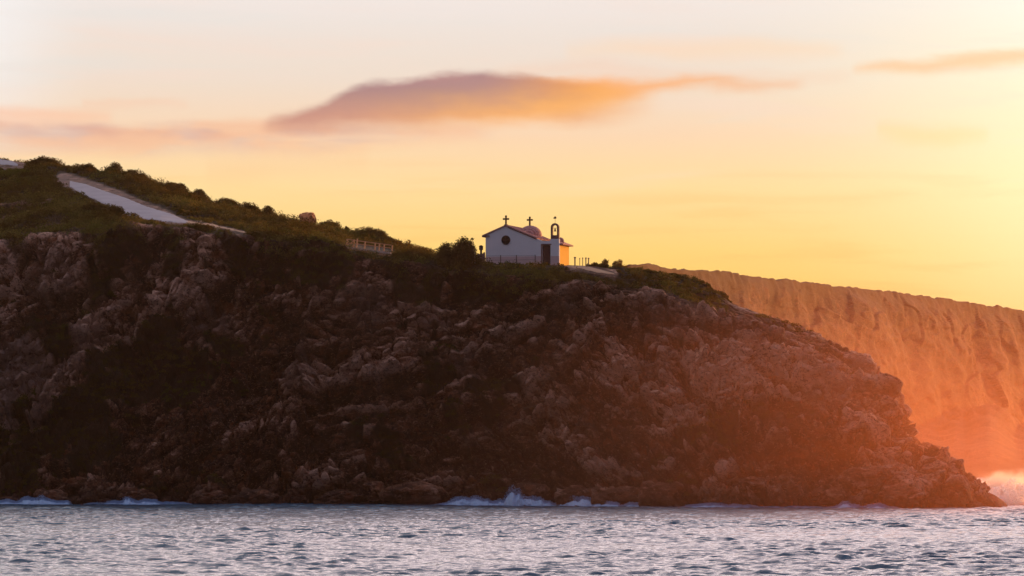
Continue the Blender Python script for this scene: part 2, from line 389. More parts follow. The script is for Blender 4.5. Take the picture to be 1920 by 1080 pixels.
gul = 1-np.abs(fbm(base/np.array([7., 9., 16.]), 3, 41))*2
crestfade = (1-sm(VV.ravel(), 3.6, 5)*.65)
pz_, cz_ = plates(Pq/np.array([24, 12, 7.5])+2, 90, 1.4)
pa, ca = plates(Pq/np.array([8.5, 5.2, 3.0]), 100)
pb, cb = plates(Pq/np.array([3.4, 2.1, 1.15])+5, 200)
pc, cd = plates(Pq/np.array([1.35, .8, .45])+9, 300)
strat = fbm(Pq/np.array([9, 6, .75]), 3, 141, .6)
tone = .9*strat + .5*(pz_/.5) - .7*sm(cz_, .07, 0) + .4*(pa/.5) + .35*(pb/.5) + .35*(pc/.5) - .6*sm(ca, .10, 0) - .5*sm(cb, .12, 0) - .4*sm(cd, .14, 0) + 1.1*fbm(Pq/np.array([6, 4, 2.2]), 5, 111, .62) + .6*fbm(base/np.array([16, 16, 12.]), 3, 113) + .22 - .20*sm(PYg.ravel()+130*fbm(base/9, 3, 119), 690, 820)
disp = (2.6*pz_*crestfade - .8*sm(cz_, .10, 0)*crestfade + 2.2*big*crestfade + 1.6*(gul-.3)*crestfade + 1.9*pa - .7*sm(ca, .18, 0) + fine*(1.8*pb - .65*sm(cb, .14, 0))
        + fine*(.85*pc - .32*sm(cd, .14, 0)) + .5*fbm(Pq/np.array([3, 1.5, .8]), 4, 115, .6) + .75*strat + .25*fbm(base/.9, 3, 61))
topn = .5*fbm(base/6, 4, 71)
D = (disp*amp.ravel() + topn*(1-face.ravel())*(1-flat.ravel())*sm(VV.ravel(), 2.6, 3.2))
pos = base + N.reshape(-1, 3)*D[:, None]
# flattened chapel ground
pz = pad.ravel(); pos[:, 2] = pos[:, 2]*(1-pz) + pz*np.minimum(pos[:, 2], 28.25-(pos[:, 0]>6.0)*.05*(pos[:, 0]-6))
pxv, pyv = PXg.ravel(), PYg.ravel()
nv1 = fbm(base/8, 4, 81); nv2 = fbm(base/2.2, 3, 91)
lft = sm(pxv, 330, 180)
veg = sm(VV.ravel()+(.25+.5*lft)*(nv1+.5*nv2)+.22*lft, 3.0, 3.2)*sm(pxv, 1400, 1330)
veg = np.maximum(veg, sm(nv1+.35*nv2 + .0014*(560-pyv)*(pyv < 560), .24, .34)*.95*sm(pxv, 1700, 1300)*(VV.ravel() > 1.1))
rav = seg_dist(pxv, pyv, [(30, 850), (150, 770), (250, 710), (430, 650)]) - 18*nv2
rav = rav - 8*nv1; veg = np.maximum(veg, sm(rav, 34, 22)*(VV.ravel() < 2.9)*sm(nv2+.5*nv1, -.42, -.22))
rav2 = seg_dist(pxv, pyv, [(110, 640), (190, 540), (215, 470)]) - 14*nv2
veg = np.maximum(veg, sm(rav2, 34, 20))
for sp_, w_ in (([(10, 430), (50, 500)], 20), ([(160, 420), (215, 480)], 24), ([(240, 425), (262, 470)], 20), ([(310, 430), (335, 485), (320, 520)], 18), ([(420, 440), (470, 490)], 20), ([(520, 450), (505, 500)], 16),
                ([(570, 465), (610, 515)], 18), ([(655, 485), (640, 545)], 18), ([(740, 490), (760, 540)], 22), ([(820, 505), (800, 560)], 24), ([(60, 610), (110, 560)], 16), ([(90, 300), (60, 380), (150, 400)], 40)):
    veg = np.maximum(veg, sm(seg_dist(pxv, pyv, sp_) - 16*nv2, w_+2, w_-8)*.9)
rav3 = seg_dist(pxv, pyv, [(870, 520), (960, 540), (1080, 500)]) - 16*nv2
veg = np.maximum(veg, sm(rav3, 34, 18))
veg *= 1-np.maximum.reduce([mroad.ravel()*sm(droad.ravel(), 19, 14), mpath.ravel()])
bare = seg_dist(pxv, pyv, [(1090, 540), (1240, 560), (1330, 590), (1500, 640)]) - 8*nv2
veg *= 1-sm(bare, 16, 6)*.9
veg *= 1-sm(nv1+.4*nv2, .12, .3)*sm(pyv, 360, 400)*sm(pxv, 270, 200)*(VV.ravel() > 2.6)*.95
veg *= 1-sm(seg_dist(pxv, pyv, [(60, 520), (130, 560)])-14*nv2, 60, 30)*.8
pale = np.maximum(sm(pxv+ (pyv-650)*.75, 230, 150)*sm(pyv, 590, 640)*sm(pyv, 900, 820),
                  np.maximum.reduce([sm(np.hypot(pxv-x, (pyv-y)*a), r+8*1, r*.4) for x, y, a, r in
                   [(690, 585, .8, 40), (1066, 552, .9, 34), (460, 470, 1.6, 40), (580, 470, 1.2, 45), (100, 520, 1, 60), (390, 600, 1, 50),
                    (870, 690, 1, 50), (1300, 585, 2.2, 110), (1250, 690, 1, 60), (1420, 640, 1.6, 90), (1560, 730, 1.2, 80), (1610, 700, 1, 40), (820, 600, 1, 40), (560, 690, 1, 45)]]))
pale = np.clip(pale*(.42+.6*fbm(base/1.6, 3, 95)), 0, 1)*(1-veg)
pale = np.maximum(pale, sm(pxv+(pyv-650)*.75+22*nv2, 215, 150)*sm(pyv, 590, 650)*sm(pyv, 890, 830)*(1-veg)*(.8+.3*nv2))
pale = np.maximum(pale, .7*mroad.ravel()*sm(droad.ravel(), 22, 15)*(nv2 > -.2)); pale = np.maximum(pale, .55*pad.ravel()*(pxv > 1040))
wet = sm(pos[:, 2]+.7*nv2, 2.6, .8)
head = mesh_np("headland", pos, grid_faces(NU, NV), M_ROCK, False, attrs={'veg': veg, 'pale': pale, 'wet': wet, 'tone': tone})
tag(head, kind='structure')
POS = pos.reshape(NV, NU, 3)
FPY = HZ-(POS[:, :, 2]-CAMZ)/POS[:, :, 1]*FPX
NRM = N
def ground(px, py=None, vmin=2.9, vmax=5.0):
    """surface point on the bearing px whose height line is py (None = crest)"""
    c = int(np.clip(round((px-px_c[0])/(px_c[1]-px_c[0])), 0, NU-1))
    rows = np.where((Vr >= vmin) & (Vr <= vmax))[0]
    r = rows[-1] if py is None else rows[np.argmin(np.abs(FPY[rows, c]-py))]
    return Vector(POS[r, c])

# ------------------------------------------------------------ road and paths laid on the terrain
M_ROAD = plain("pale_concrete", (.33, .295, .32), .85, .35, .35)
M_DIRT = plain("sandy_dirt", (.42, .25, .15), .95, .25, 1.5)
def strip(name, pts, half, material, lift=.05):
    V = []; step = []
    for (x0, y0, h0), (x1, y1, h1) in zip(pts[:-1], pts[1:]):
        k = max(2, int(abs(x1-x0)/1.5))
        for t in np.linspace(0, 1, k, endpoint=False): step.append((x0+(x1-x0)*t, y0+(y1-y0)*t, h0+(h1-h0)*t))
    step.append(pts[-1]); W_ = 14
    for i_, (x, y, h) in enumerate(step):
        for j in range(W_):
            s_ = (j/(W_-1)*2-1); wob = 1.1*math.sin(x*.31)+.9*math.sin(x*.13+1.3)+random.uniform(-.7, .7)
            g_ = ground(x, y - s_*h + (wob if abs(s_) > .9 else 0), 2.9, 5.05)
            V.append((g_.x, g_.y, g_.z+lift-(.25 if abs(s_) > .99 else 0)))
    o = mesh_np(name, V, grid_faces(W_, len(step)), material, True)
    return tag(o, kind='structure')
strip("road", [(-60, 288, 10), (0, 299, 10), (20, 305, 6), (34, 310, 1.5)], 8, M_ROAD)
strip("road", [(131, 345, 6), (160, 356, 12), (200, 372, 14), (236, 388, 19), (275, 400, 14), (320, 409, 9), (352, 417, 2)], 8, M_ROAD)
strip("path", [(350, 417, 2), (380, 417, 5), (405, 424, 3), (440, 430, 3), (462, 437, 1)], 8, M_DIRT)
strip("path", [(1064, 498, 3), (1100, 503, 4), (1130, 510, 3), (1152, 514, 1)], 8, M_DIRT)

# ------------------------------------------------------------ far hill, running away to the right
hx = np.linspace(1060, 2060, 620)
cr = np.interp(hx, [1060,1100,1150,1180,1215,1250,1300,1345,1400,1450,1500,1560,1610,1640,1720,1770,1850,1920,2060],
               [545,525,505,493,489,498,502,503,511,519,524,531,537,540,549,556,569,578,600])
cr = cr + 1.6*np.maximum(0, fbm(np.stack([hx/16, hx*0, hx*0+4], 1), 4, 7))*-3 + 1
hY = np.interp(hx, [1060, 1200, 1920, 2060], [760, 800, 1150, 1220])
hz = zof(cr, hY)
hF = np.interp(hx, [1060, 1400, 1920, 2060], [715, 735, 775, 790]); tal = .28+.1*fbm(np.stack([hx/60, hx*0, hx*0+1], 1), 3, 9)
hk = [(np.full(620, -5.), hF-8), (np.full(620, 0.), hF), (hz*tal, hY-38), (hz*.84, hY-12), (hz, hY), (hz-4, hY+60), (np.full(620, -6.), hY+140)]
Zh, Yh, Vh = [], [], []
for j, c in enumerate([6, 90, 110, 60, 20, 6]):
    for t in np.linspace(0, 1, c, endpoint=False):
        Zh.append(hk[j][0]*(1-t)+hk[j+1][0]*t); Yh.append(hk[j][1]*(1-t)+hk[j+1][1]*t); Vh.append(j+t)
Zh = blur_rows(np.array(Zh), 11); Yh = blur_rows(np.array(Yh), 11); Vh = np.array(Vh)
Xh = (hx[None, :]-960)/FPX*Yh; Bh = np.stack([Xh, Yh, Zh], 2)
du = np.gradient(Bh, axis=1); dv = np.gradient(Bh, axis=0); Nh = np.cross(du, dv); Nh /= np.linalg.norm(Nh, axis=2, keepdims=True)+1e-9
Pf = Bh.reshape(-1, 3); vh = np.repeat(Vh[:, None], 620, 1).ravel()
fm = sm(vh, 0.6, 1.3)*sm(vh, 4.0, 3.1)
ph, ch_ = plates(Pf/np.array([9, 16, 8.]), 500); ph2, _ = plates(Pf/np.array([3.5, 6, 3.]), 520)
dd = (3.6*fbm(Pf/np.array([18, 30, 34.]), 3, 31) + 1.2*fbm(Pf/np.array([20, 34, 9.]), 4, 33, .6) + 1.1*ph + .4*ph2 + .8*fbm(Pf/np.array([8, 14, 4.]), 4, 39, .5))*(.25+.75*sm(vh, 1.5, 2.2))*fm \
     + .5*fbm(Pf/3, 3, 37)*sm(vh, 3.2, 4)
Ph = Pf + Nh.reshape(-1, 3)*dd[:, None]
vgh = sm(vh + .5*fbm(Pf/9, 4, 35), 3.1, 3.9)
hill = mesh_np("hill", Ph, grid_faces(620, len(Vh)), M_FAR, True, attrs={'veg': vgh, 'pale': np.zeros(len(Ph)), 'wet': sm(Ph[:, 2], 4, 1), 'tone': .5*ph+.4*ph2})
tag(hill, kind='structure')

# ------------------------------------------------------------ sea
def axis(core, far, grow=1.22):
    a = list(core); s_ = core[1]-core[0]
    while a[-1] < far[1]: s_ *= grow; a.append(a[-1]+s_)
    s_ = core[1]-core[0]
    while a[0] > far[0]: s_ *= grow; a.insert(0, a[0]-s_)
    return np.array(a)
ax = axis(np.arange(-64, 64, .15), (-2300, 2300)); ay = axis(np.arange(232, 494, .17), (-500, 3700))
SX, SY = np.meshgrid(ax, ay); sx, sy = SX.ravel(), SY.ravel()
H = np.zeros(len(sx)); DX = np.zeros(len(sx))
rs = np.random.default_rng(5)
wl = np.exp(rs.uniform(math.log(.5), math.log(7), 100))
gmod = fbm(np.stack([sx/22, sy/34, sx*0], 1), 3, 77)
for L in wl:
    th = rs.normal(0, .44)+R(8); kk = 2*math.pi/L; a_ = .0085*L**.86 if L < 1.2 else (.0098*L**.8 if L < 2.6 else .0036*L**.8)
    phs = kk*(sx*math.sin(th)+sy*math.cos(th))+rs.uniform(0, 6.28)
    H += a_*np.sin(phs+.35*np.sin(phs))*np.clip(.95+.8*gmod, .6, 1.4)*np.interp(sy, [230, 330, 480], [1.1, .95, .62])
H = H + .35*np.clip(H, 0, 9)**2
edge = sm(sx, -64, -56)*sm(sx, 64, 60)*sm(sy, 232, 235)*sm(sy, 494, 488)
H *= edge
m, k, o = mat("sea_water"); g_ = k.node('ShaderNodeTexCoord').outputs['Object']
mp = k.node('ShaderNodeMapping'); mp.inputs['Scale'].default_value = (.8, 1.5, 1); k.l.new(g_, mp.inputs[0])
hgt = k.m('ADD', k.noise(mp.outputs[0], 2.3, 6, .66, .6), k.m('MULTIPLY', k.noise(mp.outputs[0], 6.0, 3, .6), .22))
b = principled(k, o, (.010, .065, .12, 1), .06, .5, hgt, .7, .13); b.inputs['IOR'].default_value = 1.42
sea = mesh_np("sea", np.stack([sx, sy, H], 1), grid_faces(len(ax), len(ay)), m, True)
tag(sea, kind='structure')

# ------------------------------------------------------------ foam and spray
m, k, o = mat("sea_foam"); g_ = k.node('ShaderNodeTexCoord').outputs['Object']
f = k.noise(g_, 2.2, 6, .7); principled(k, o, k.mix(f, (.16,.28,.46,1), (.50,.64,.82,1)), .9, .2, f, .6, .15); M_FOAM = m  # blue of the skylit shade is mixed into the white foam's colour
def leaf_tris(C, size, rng):
    n_ = len(C); a = rng.normal(size=(n_, 3)); a /= np.linalg.norm(a, axis=1, keepdims=True)
    b_ = rng.normal(size=(n_, 3)); b_ -= a*(a*b_).sum(1, keepdims=True); b_ /= np.linalg.norm(b_, axis=1, keepdims=True)
    s_ = (size*rng.uniform(.6, 1.3, n_))[:, None]
    V = np.stack([C-a*s_*.5, C+a*s_*.5, C+b_*s_*.9], 1).reshape(-1, 3)
    return V, np.arange(n_*3).reshape(-1, 3)
def foam_ridge(name, prof, label, cat, dY=-1.6, group=None, s=0):
    """prof: (bearing px, crest height line in photo px above the waterline)"""
    x = np.arange(prof[0][0], prof[-1][0], .5); hp = np.interp(x, [a for a, _ in prof], [b_ for _, b_ in prof])
    hp = hp*np.clip(.9+.9*fbm(np.stack([x/16, x*0+s, x*0], 1), 3, 130+s, .5), .3, 1.4)
    Y0 = np.interp(x, T[:, 0], T[:, 1])+dY; nv_ = 36; V = []
    for j in range(nv_):
        t = j/(nv_-1); w_ = .5+.11*hp; y = Y0 + (t-.5)*2*w_; z = np.sin(math.pi*t)**.8*hp/FPX*Y0*1.05
        V.append(np.stack([(x-960)/FPX*y, y, z-.12], 1))
    V = np.concatenate(V); hh = np.tile(hp, nv_)/FPX*480
    nz = fbm(V/np.array([.9, .9, .7])+s*7, 4, 50+s, .6); V[:, 2] += nz*hh*.5; V[:, 1] += fbm(V/.5, 3, 60+s)*.3
    V[:, 2] += np.maximum(0, fbm(V/.28, 2, 90+s))*hh*.25; V[:, 2] = np.where(hh < .02, -.3, V[:, 2])
    F = grid_faces(len(x), nv_); nd = int(len(x)*22); ii = RNG.integers(0, len(x), nd); hz2 = hp[ii]/FPX*Y0[ii]*(.6+1.0*RNG.random(nd)**2.2)   # flung droplets
    c_ = np.stack([(x[ii]-960)/FPX*Y0[ii]+RNG.normal(0, .12, nd), Y0[ii]+RNG.normal(0, .25, nd), hz2], 1); rq = RNG.uniform(.015, .045, nd)[:, None]
    q_ = np.stack([c_+rq*np.array(v_) for v_ in ((-1, 0, 0), (0, .5, -1), (1, 0, 0), (0, -.5, 1))], 1).reshape(-1, 3)
    F = np.concatenate([F, np.arange(nd*4).reshape(-1, 4)+len(V)]); V = np.concatenate([V, q_])
    o_ = mesh_np(name, V, F, M_FOAM, True); tag(o_, label, cat, group); o_['kind'] = 'stuff'
    return o_
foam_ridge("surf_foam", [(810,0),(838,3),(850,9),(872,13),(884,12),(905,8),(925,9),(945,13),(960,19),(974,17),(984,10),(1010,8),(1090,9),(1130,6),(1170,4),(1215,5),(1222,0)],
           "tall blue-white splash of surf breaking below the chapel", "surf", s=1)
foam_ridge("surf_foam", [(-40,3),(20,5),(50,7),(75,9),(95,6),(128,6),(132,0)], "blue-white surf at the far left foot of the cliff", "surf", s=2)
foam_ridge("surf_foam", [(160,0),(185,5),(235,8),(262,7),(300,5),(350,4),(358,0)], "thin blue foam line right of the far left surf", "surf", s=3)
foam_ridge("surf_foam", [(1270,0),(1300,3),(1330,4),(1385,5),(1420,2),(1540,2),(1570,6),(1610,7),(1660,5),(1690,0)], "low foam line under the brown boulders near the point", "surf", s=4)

def spray_material(name, dens, col, g, lo, hi):
    m, k, o = mat(name); tc = k.node('ShaderNodeTexCoord').outputs['Object']
    s_ = k.node('ShaderNodeSeparateXYZ'); k.l.new(tc, s_.inputs[0])
    r2 = k.m('SQRT', k.m('ADD', k.m('MULTIPLY', s_.outputs[0], s_.outputs[0]), k.m('ADD', k.m('MULTIPLY', s_.outputs[1], s_.outputs[1]), k.m('MULTIPLY', s_.outputs[2], s_.outputs[2]))))
    fall = k.ss(r2, 1.0, .15)
    if lo is not None: fall = k.m('MULTIPLY', fall, k.ss(k.m('ADD', k.noise(tc, 3.0, 5, .6), k.m('MULTIPLY', fall, .35)), lo, hi))
    v = k.node('ShaderNodeVolumePrincipled'); v.inputs['Color'].default_value = col; v.inputs['Anisotropy'].default_value = g
    k.l.new(k.m('MULTIPLY', fall, dens), v.inputs['Density']); k.l.new(v.outputs[0], o.inputs['Volume']); return m
def blob(name, loc, sc, material):
    bm = bmesh.new(); bmesh.ops.create_icosphere(bm, subdivisions=3, radius=1.0)
    me = bpy.data.meshes.new(name); bm.to_mesh(me); bm.free(); me.materials.append(material)
    o_ = bpy.data.objects.new(name, me); COL.objects.link(o_); o_.location = loc; o_.scale = sc; return o_
o_ = blob("sea_spray", ((1893-960)/FPX*500, 500, .3), (7, 9, 4.3), spray_material("spray", .9, (1, .98, .95, 1), .5, .50, .72))
tag(o_, "bright sunlit sea spray thrown up behind the tip of the point", "spray", kind='stuff')

o_ = blob("sea_mist", ((1590-960)/FPX*470, 470, 0), (60, 75, 27), spray_material("mist", .0054, (1, .37, .17, 1), .74, None, None))
tag(o_, "soft orange sea mist hanging around the point at right", "mist", kind='stuff')
o_ = blob("sea_mist", ((1720-960)/FPX*650, 650, 10), (75, 90, 52), spray_material("cove_mist", .0012, (1, .40, .20, 1), .74, None, None))
tag(o_, "golden haze filling the cove between the point and the far hill", "mist", kind='stuff')
m, k, o = mat("spray_droplets"); d_ = k.node('ShaderNodeBsdfDiffuse'); d_.inputs[0].default_value = (.9, .9, .9, 1)
t_ = k.node('ShaderNodeBsdfTranslucent'); t_.inputs[0].default_value = (1, .99, .96, 1); mx = k.node('ShaderNodeMixShader'); mx.inputs[0].default_value = .75
k.l.new(d_.outputs[0], mx.inputs[1]); k.l.new(t_.outputs[0], mx.inputs[2]); k.l.new(mx.outputs[0], o.inputs[0])
C_ = []
for px, tp_, w_, n_ in [(1822,905,7,2500), (1833,893,10,5000), (1848,899,13,6000), (1868,908,14,6000), (1884,903,9,5000), (1899,893,13,9000), (1915,902,12,7000), (1936,890,18,9000), (1960,900,20,7000), (1880,925,40,16000)]:
    h_ = RNG.random(n_)**1.25; yy_ = RNG.uniform(476, 492, n_)
    xp = px + RNG.normal(0, 1, n_)*w_*.5*(1.15-h_*.7) + 6*h_*np.sin(h_*5+px); zz = (946-(946-tp_)*h_)
    c_ = np.stack([(xp-960)/FPX*yy_, yy_, CAMZ+(HZ-zz)/FPX*yy_-.25], 1)
    keep = fbm(c_/np.array([.8, 4, .8]), 3, 301) + .35*(1-h_) > -.06; C_.append(c_[keep])
C_ = np.concatenate(C_); V, F = leaf_tris(C_, .11, RNG)
o_ = mesh_np("sea_spray", V, F, m); tag(o_, "fine white droplets of the splash behind the tip of the point", "spray", kind='stuff')
# ------------------------------------------------------------ boulders
def boulder(name, loc, sc, rz, seed, label, group=None, tilt=0, sub=4, material=None, rough=1.0):
    bm = bmesh.new(); bmesh.ops.create_icosphere(bm, subdivisions=sub, radius=1.0)
    V = np.array([v.co[:] for v in bm.verts]); Fc = np.array([[v.index for v in f_.verts] for f_ in bm.faces]); bm.free()
    nn = V.copy(); p, c_ = plates(V*1.25+seed*3.7, 700+seed); p2, _ = plates(V*3.1+seed, 720+seed)
    V = nn*(1+rough*(.5*p+.22*p2+.08*fbm(V*4, 4, seed)))[:, None]
    V = np.sign(V)*np.abs(V)**.85
    V = V*np.array(sc); cs, sn = math.cos(tilt), math.sin(tilt)
    V = np.stack([V[:, 0]*cs-V[:, 2]*sn, V[:, 1], V[:, 0]*sn+V[:, 2]*cs], 1)
    w_ = sm(V[:, 2]+loc[2], 1.6, .3)
    o_ = mesh_np(name, V, Fc, material or M_ROCK, False, attrs={'veg': np.zeros(len(V)), 'pale': np.zeros(len(V)), 'wet': w_, 'tone': p+.6*p2-.3})
    o_.location = loc; o_.rotation_euler.z = rz; tag(o_, label, "boulder", group); return o_
def shore(px, out=0.0): Y = float(np.interp(px, T[:, 0], T[:, 1]))+out; return (px-960)/FPX*Y, Y
named = [
 (95, (1.9,1.4,1.2), "squat dark boulder at the foot of the pale scree, far left shore"),
 (395, (2.3,1.6,1.0), "flat black boulder at the waterline below the dark scrubby ravine"),
 (640, (3.0,1.8,1.2), "long low slab boulder on the shore below the wooden walkway"),
 (770, (3.4,1.8,1.7), "big reddish rounded boulder just left of the tall surf splash"),
 (1090, (2.4,1.6,1.5), "brown boulder standing right behind the tall surf splash's tail"),
 (1240, (2.9,1.7,1.9), "blocky red-brown boulder on the shore midway between splash and point"),
 (1475, (2.0,1.5,1.9), "pointed brown boulder on the shore below the rounded cliff shoulder"),
 (1690, (2.6,1.8,1.6), "dome-shaped boulder on the shore directly under the point's steep end"),
]
for i_, (px, sc, lb) in enumerate(named):
    x, Y = shore(px, .6); boulder("boulder", (x, Y, sc[2]*.35), sc, random.uniform(-.5, .5), i_+1, lb)
extra = [(20, 'angular boulder in the left corner beside the first streak of surf'), (150, 'brown boulder in the gap between the two left streaks of surf'), (250, 'boulder right behind the thin second streak of surf'), (480, 'lone boulder at the waterline right of the thin second surf streak'), (560, 'boulder on the shore straight below the orange rock outcrop'), (700, 'boulder on the shore straight below the walkway'), (990, 'boulder poking up behind the low tail of the central splash'), (1160, 'boulder behind the last bit of the central foam tail'), (1330, 'boulder above the low foam line, straight below the brow end'), (1400, 'boulder at the right end of the first low foam line'), (1560, 'boulder at the start of the last foam line before the point'), (1630, 'boulder behind the last foam line before the point')]
for i_, (px, lb) in enumerate(extra):
    x, Y = shore(px, random.uniform(-.6, 3.4)); r_ = random.uniform(.7, 1.7)
    g_z = r_*.2 if Y < shore(px)[1]+1 else r_*.2+.8*(Y-shore(px)[1])
    boulder("boulder", (x, Y, g_z), (r_*random.uniform(1.1, 1.8), r_, r_*random.uniform(.6, 1.0)), random.uniform(-.6, .6), i_+30,
            lb, "boulders jumbled along the waterline", sub=4)
X = lambda px, Y: (px-960)/FPX*Y
boulder("boulder", (X(1770, 470), 470, zof(888, 470)), (.62, .6, .62), 0, 91, "small round boulder perched on top of the low rocks near the tip", rough=.5)
boulder("boulder", (X(1786, 468), 468, zof(922, 468)), (1.25, 1.3, 1.35), 0, 92, "rounded boulder just left of the bright notch near the tip", rough=.5)
# wedge at the very tip
bm = bmesh.new(); pr = [(1811, 903), (1816, 908), (1822, 903), (1834, 912), (1850, 921), (1868, 931), (1884, 944), (1892, 956), (1905, 975), (1806, 975), (1808, 930)]
ring = [bm.verts.new((X(a, 466), 466, zof(b_, 466))) for a, b_ in pr]; ring2 = [bm.verts.new((X(a, 466)+.2, 469.5, zof(b_, 466)+(-.3 if b_ < 950 else 0))) for a, b_ in pr]
ring0 = [bm.verts.new((X(a, 466), 463.6, min(zof(b_, 466), 1.2-.02*(a-1806)))) for a, b_ in pr]
for A_, B_ in ((ring0, ring), (ring, ring2)):
    for q in range(len(pr)):
        r_ = (q+1) % len(pr); bm.faces.new((A_[q], A_[r_], B_[r_], B_[q]))
bm.faces.new(ring2); bm.faces.new(ring0[::-1]); bmesh.ops.recalc_face_normals(bm, faces=bm.faces)
bmesh.ops.triangulate(bm, faces=bm.faces); bmesh.ops.subdivide_edges(bm, edges=bm.edges, cuts=6, use_grid_fill=True)
for v in bm.verts:
    p_ = np.array([v.co[:]]); d_ = .25*fbm(p_/.9, 3, 5)[0]+.35*plates(p_/1.3, 44)[0][0]; v.co += Vector((.3*d_, .8*d_, .5*d_))
me = bpy.data.meshes.new("boulder"); bm.to_mesh(me); bm.free(); me.materials.append(M_BOULD)
wo = bpy.data.objects.new("boulder", me); COL.objects.link(wo); tag(wo, "wedge-shaped rock sloping into the spray at the very tip of the point", "boulder")

# ------------------------------------------------------------ foliage
rows = (VV > 1.1) & (VV < 5.4)
gx = np.gradient(POS, axis=1); gy = np.gradient(POS, axis=0); area = np.linalg.norm(np.cross(gx, gy), axis=2)
prob = (area*veg.reshape(NV, NU)**2*rows*np.where(VV > 2.9, 1.0, .55)*(1-np.clip(mroad*1.2, 0, 1))*(1-mpath)*(1-pad*.8)*(1-deck)).ravel()
NT_ = 8500; idx = np.searchsorted(np.cumsum(prob)/prob.sum(), RNG.random(NT_)).clip(0, len(prob)-1)
tc_ = pos[idx]; tn = N.reshape(-1, 3)[idx]; rad = RNG.uniform(.35, 1.35, NT_)*np.where(VV.ravel()[idx] > 2.9, 1, .6)
rad *= np.where((pxv[idx] > 880) & (pxv[idx] < 1180) & (VV.ravel()[idx] > 4.2), .35, 1.0)
rad *= np.where(droad.ravel()[idx] < 34, .62, 1.0); rad *= np.where((pxv[idx] > 1090) & (VV.ravel()[idx] > 3.6), .45, 1.0)
LPT = 64
o3 = RNG.normal(size=(NT_, LPT, 3)); o3 /= np.linalg.norm(o3, axis=2, keepdims=True); o3 *= (RNG.random((NT_, LPT, 1))**.45)
o3[:, :, 2] = np.abs(o3[:, :, 2])*.85
Cl = (tc_[:, None, :]+o3*rad[:, None, None]).reshape(-1, 3)
V, F = leaf_tris(Cl, .17, RNG)
tv = np.clip(RNG.normal(.38, .34, NT_) + 1.2*fbm(tc_/7, 3, 201), 0, 1)*np.where(VV.ravel()[idx] > 2.9, 1, .3)
sc_ = mesh_np("coastal_scrub", V, F, M_SCRUB2, attrs={'tone': np.repeat(tv, LPT*3)})
tag(sc_, "low dark green coastal scrub covering the hilltop and cliff ledges", "scrub", kind='stuff')

leafbank = {}
def shrub(px, top_, wpx, hpx, label, kind='dark', py=None, group=None, sink=.25, dens=1.0, name="shrub", Yoff=0):
    g0 = ground(px, py) if py is not None else ground(px)
    if Yoff: g0 = Vector((X(px, g0.y+Yoff), g0.y+Yoff, g0.z))
    Y = g0.y; zt = zof(top_, Y); h = max(.4, hpx/FPX*Y, zt-g0.z+.35); w = wpx/FPX*Y/2; zb = zt-h
    rt = tag(bpy.data.objects.new(name, None), label, name.replace('_', ' ').split()[-1], group); COL.objects.link(rt)
    zb0 = min(zb, g0.z-.05); rt.location = (g0.x, Y, zb0)
    rng = np.random.default_rng(int(px*7+top_))
    nl = max(8, int(14+w*h*4+6*w/h)); C_ = []
    for _ in range(nl):        # clumps
        a = rng.uniform(0, 6.28); rr = rng.random()**.5
        hx_ = rr*math.cos(a); hy_ = rr*math.sin(a); ht = (1.0 if _ < 3 else rng.uniform(.1, 1))*max(.04, 1-rr**3*.8)**.5; hx_ *= (.45 if _ < 3 else 1)
        cr_ = rng.uniform(.34, .6)*min(w, h)*(1.25-.4*ht)
        n_ = int((70+520*cr_*cr_)*dens)
        q = rng.normal(size=(n_, 3)); q /= np.linalg.norm(q, axis=1, keepdims=True); q *= rng.random((n_, 1))**.4
        C_.append(np.array([hx_*(w-cr_*.5), hy_*w*.8, ht*(h-cr_)+0*cr_]) + q*cr_)
    C_ = np.concatenate(C_); C_[:, 2] += zb-zb0
    V, F = leaf_tris(C_, .15, rng)
    mesh_np("foliage", V, F, {'dark': M_LEAF, 'green': M_GREEN, 'dry': M_DRY, 'scrub': M_SCRUB}[kind], parent=rt)
    sv_, sf_ = [], []          # stems
    for s_ in range(5):
        a = rng.uniform(0, 6.28); p0 = np.array([.1*math.cos(a), .1*math.sin(a), -.5]); p1 = np.array([w*.55*math.cos(a), w*.5*math.sin(a), (zb-zb0)+h*.8])
        b0 = len(sv_)
        for pp, r_ in ((p0, .07), ((p0+p1)/2+[0, 0, .15*h], .05), (p1, .02)):
            for q in range(5): sv_.append(pp+np.array([r_*math.cos(q*1.257), r_*math.sin(q*1.257), 0]))
        for l_ in range(2):
            for q in range(5): sf_.append((b0+l_*5+q, b0+l_*5+(q+1) % 5, b0+l_*5+5+(q+1) % 5, b0+l_*5+5+q))
    mesh_np("stem", sv_, sf_, M_STEM, parent=rt)
    return rt
shrub(86, 290, 62, 26, "rounded bushy shrub on the skyline just right of the upper road bend")
shrub(164, 304, 36, 14, "low flat shrub on the skyline between the rounded and the tall dark shrub")
shrub(214, 303, 46, 44, "tall dark upright shrub, highest lump above the pale road")
shrub(250, 315, 60, 34, "sloping shrub leaning against the right side of the tall dark shrub")
shrub(318, 340, 70, 24, "broad low shrub on the skyline above the middle of the road")
shrub(372, 353, 44, 18, "small knobby shrub on the skyline above the end of the road")
shrub(424, 368, 54, 26, "medium shrub on the skyline left of the boxy shrub pair")
shrub(463, 377, 56, 40, "big round shrub joined to the left side of the boxy shrub", 'dark')
shrub(502, 384, 44, 42, "boxy dark shrub that ends the upper ridge in a steep drop")
shrub(618, 411, 44, 18, "flat-topped dark shrub right beside the orange rock outcrop")
shrub(650, 424, 18, 9, "tiny tuft shrub on the saddle right of the flat-topped shrub")
shrub(688, 424, 78, 24, "domed green shrub on the skyline above the wooden walkway", 'dark')
shrub(728, 441, 44, 22, "shrub on the slope running down right of the domed green shrub", 'dark')
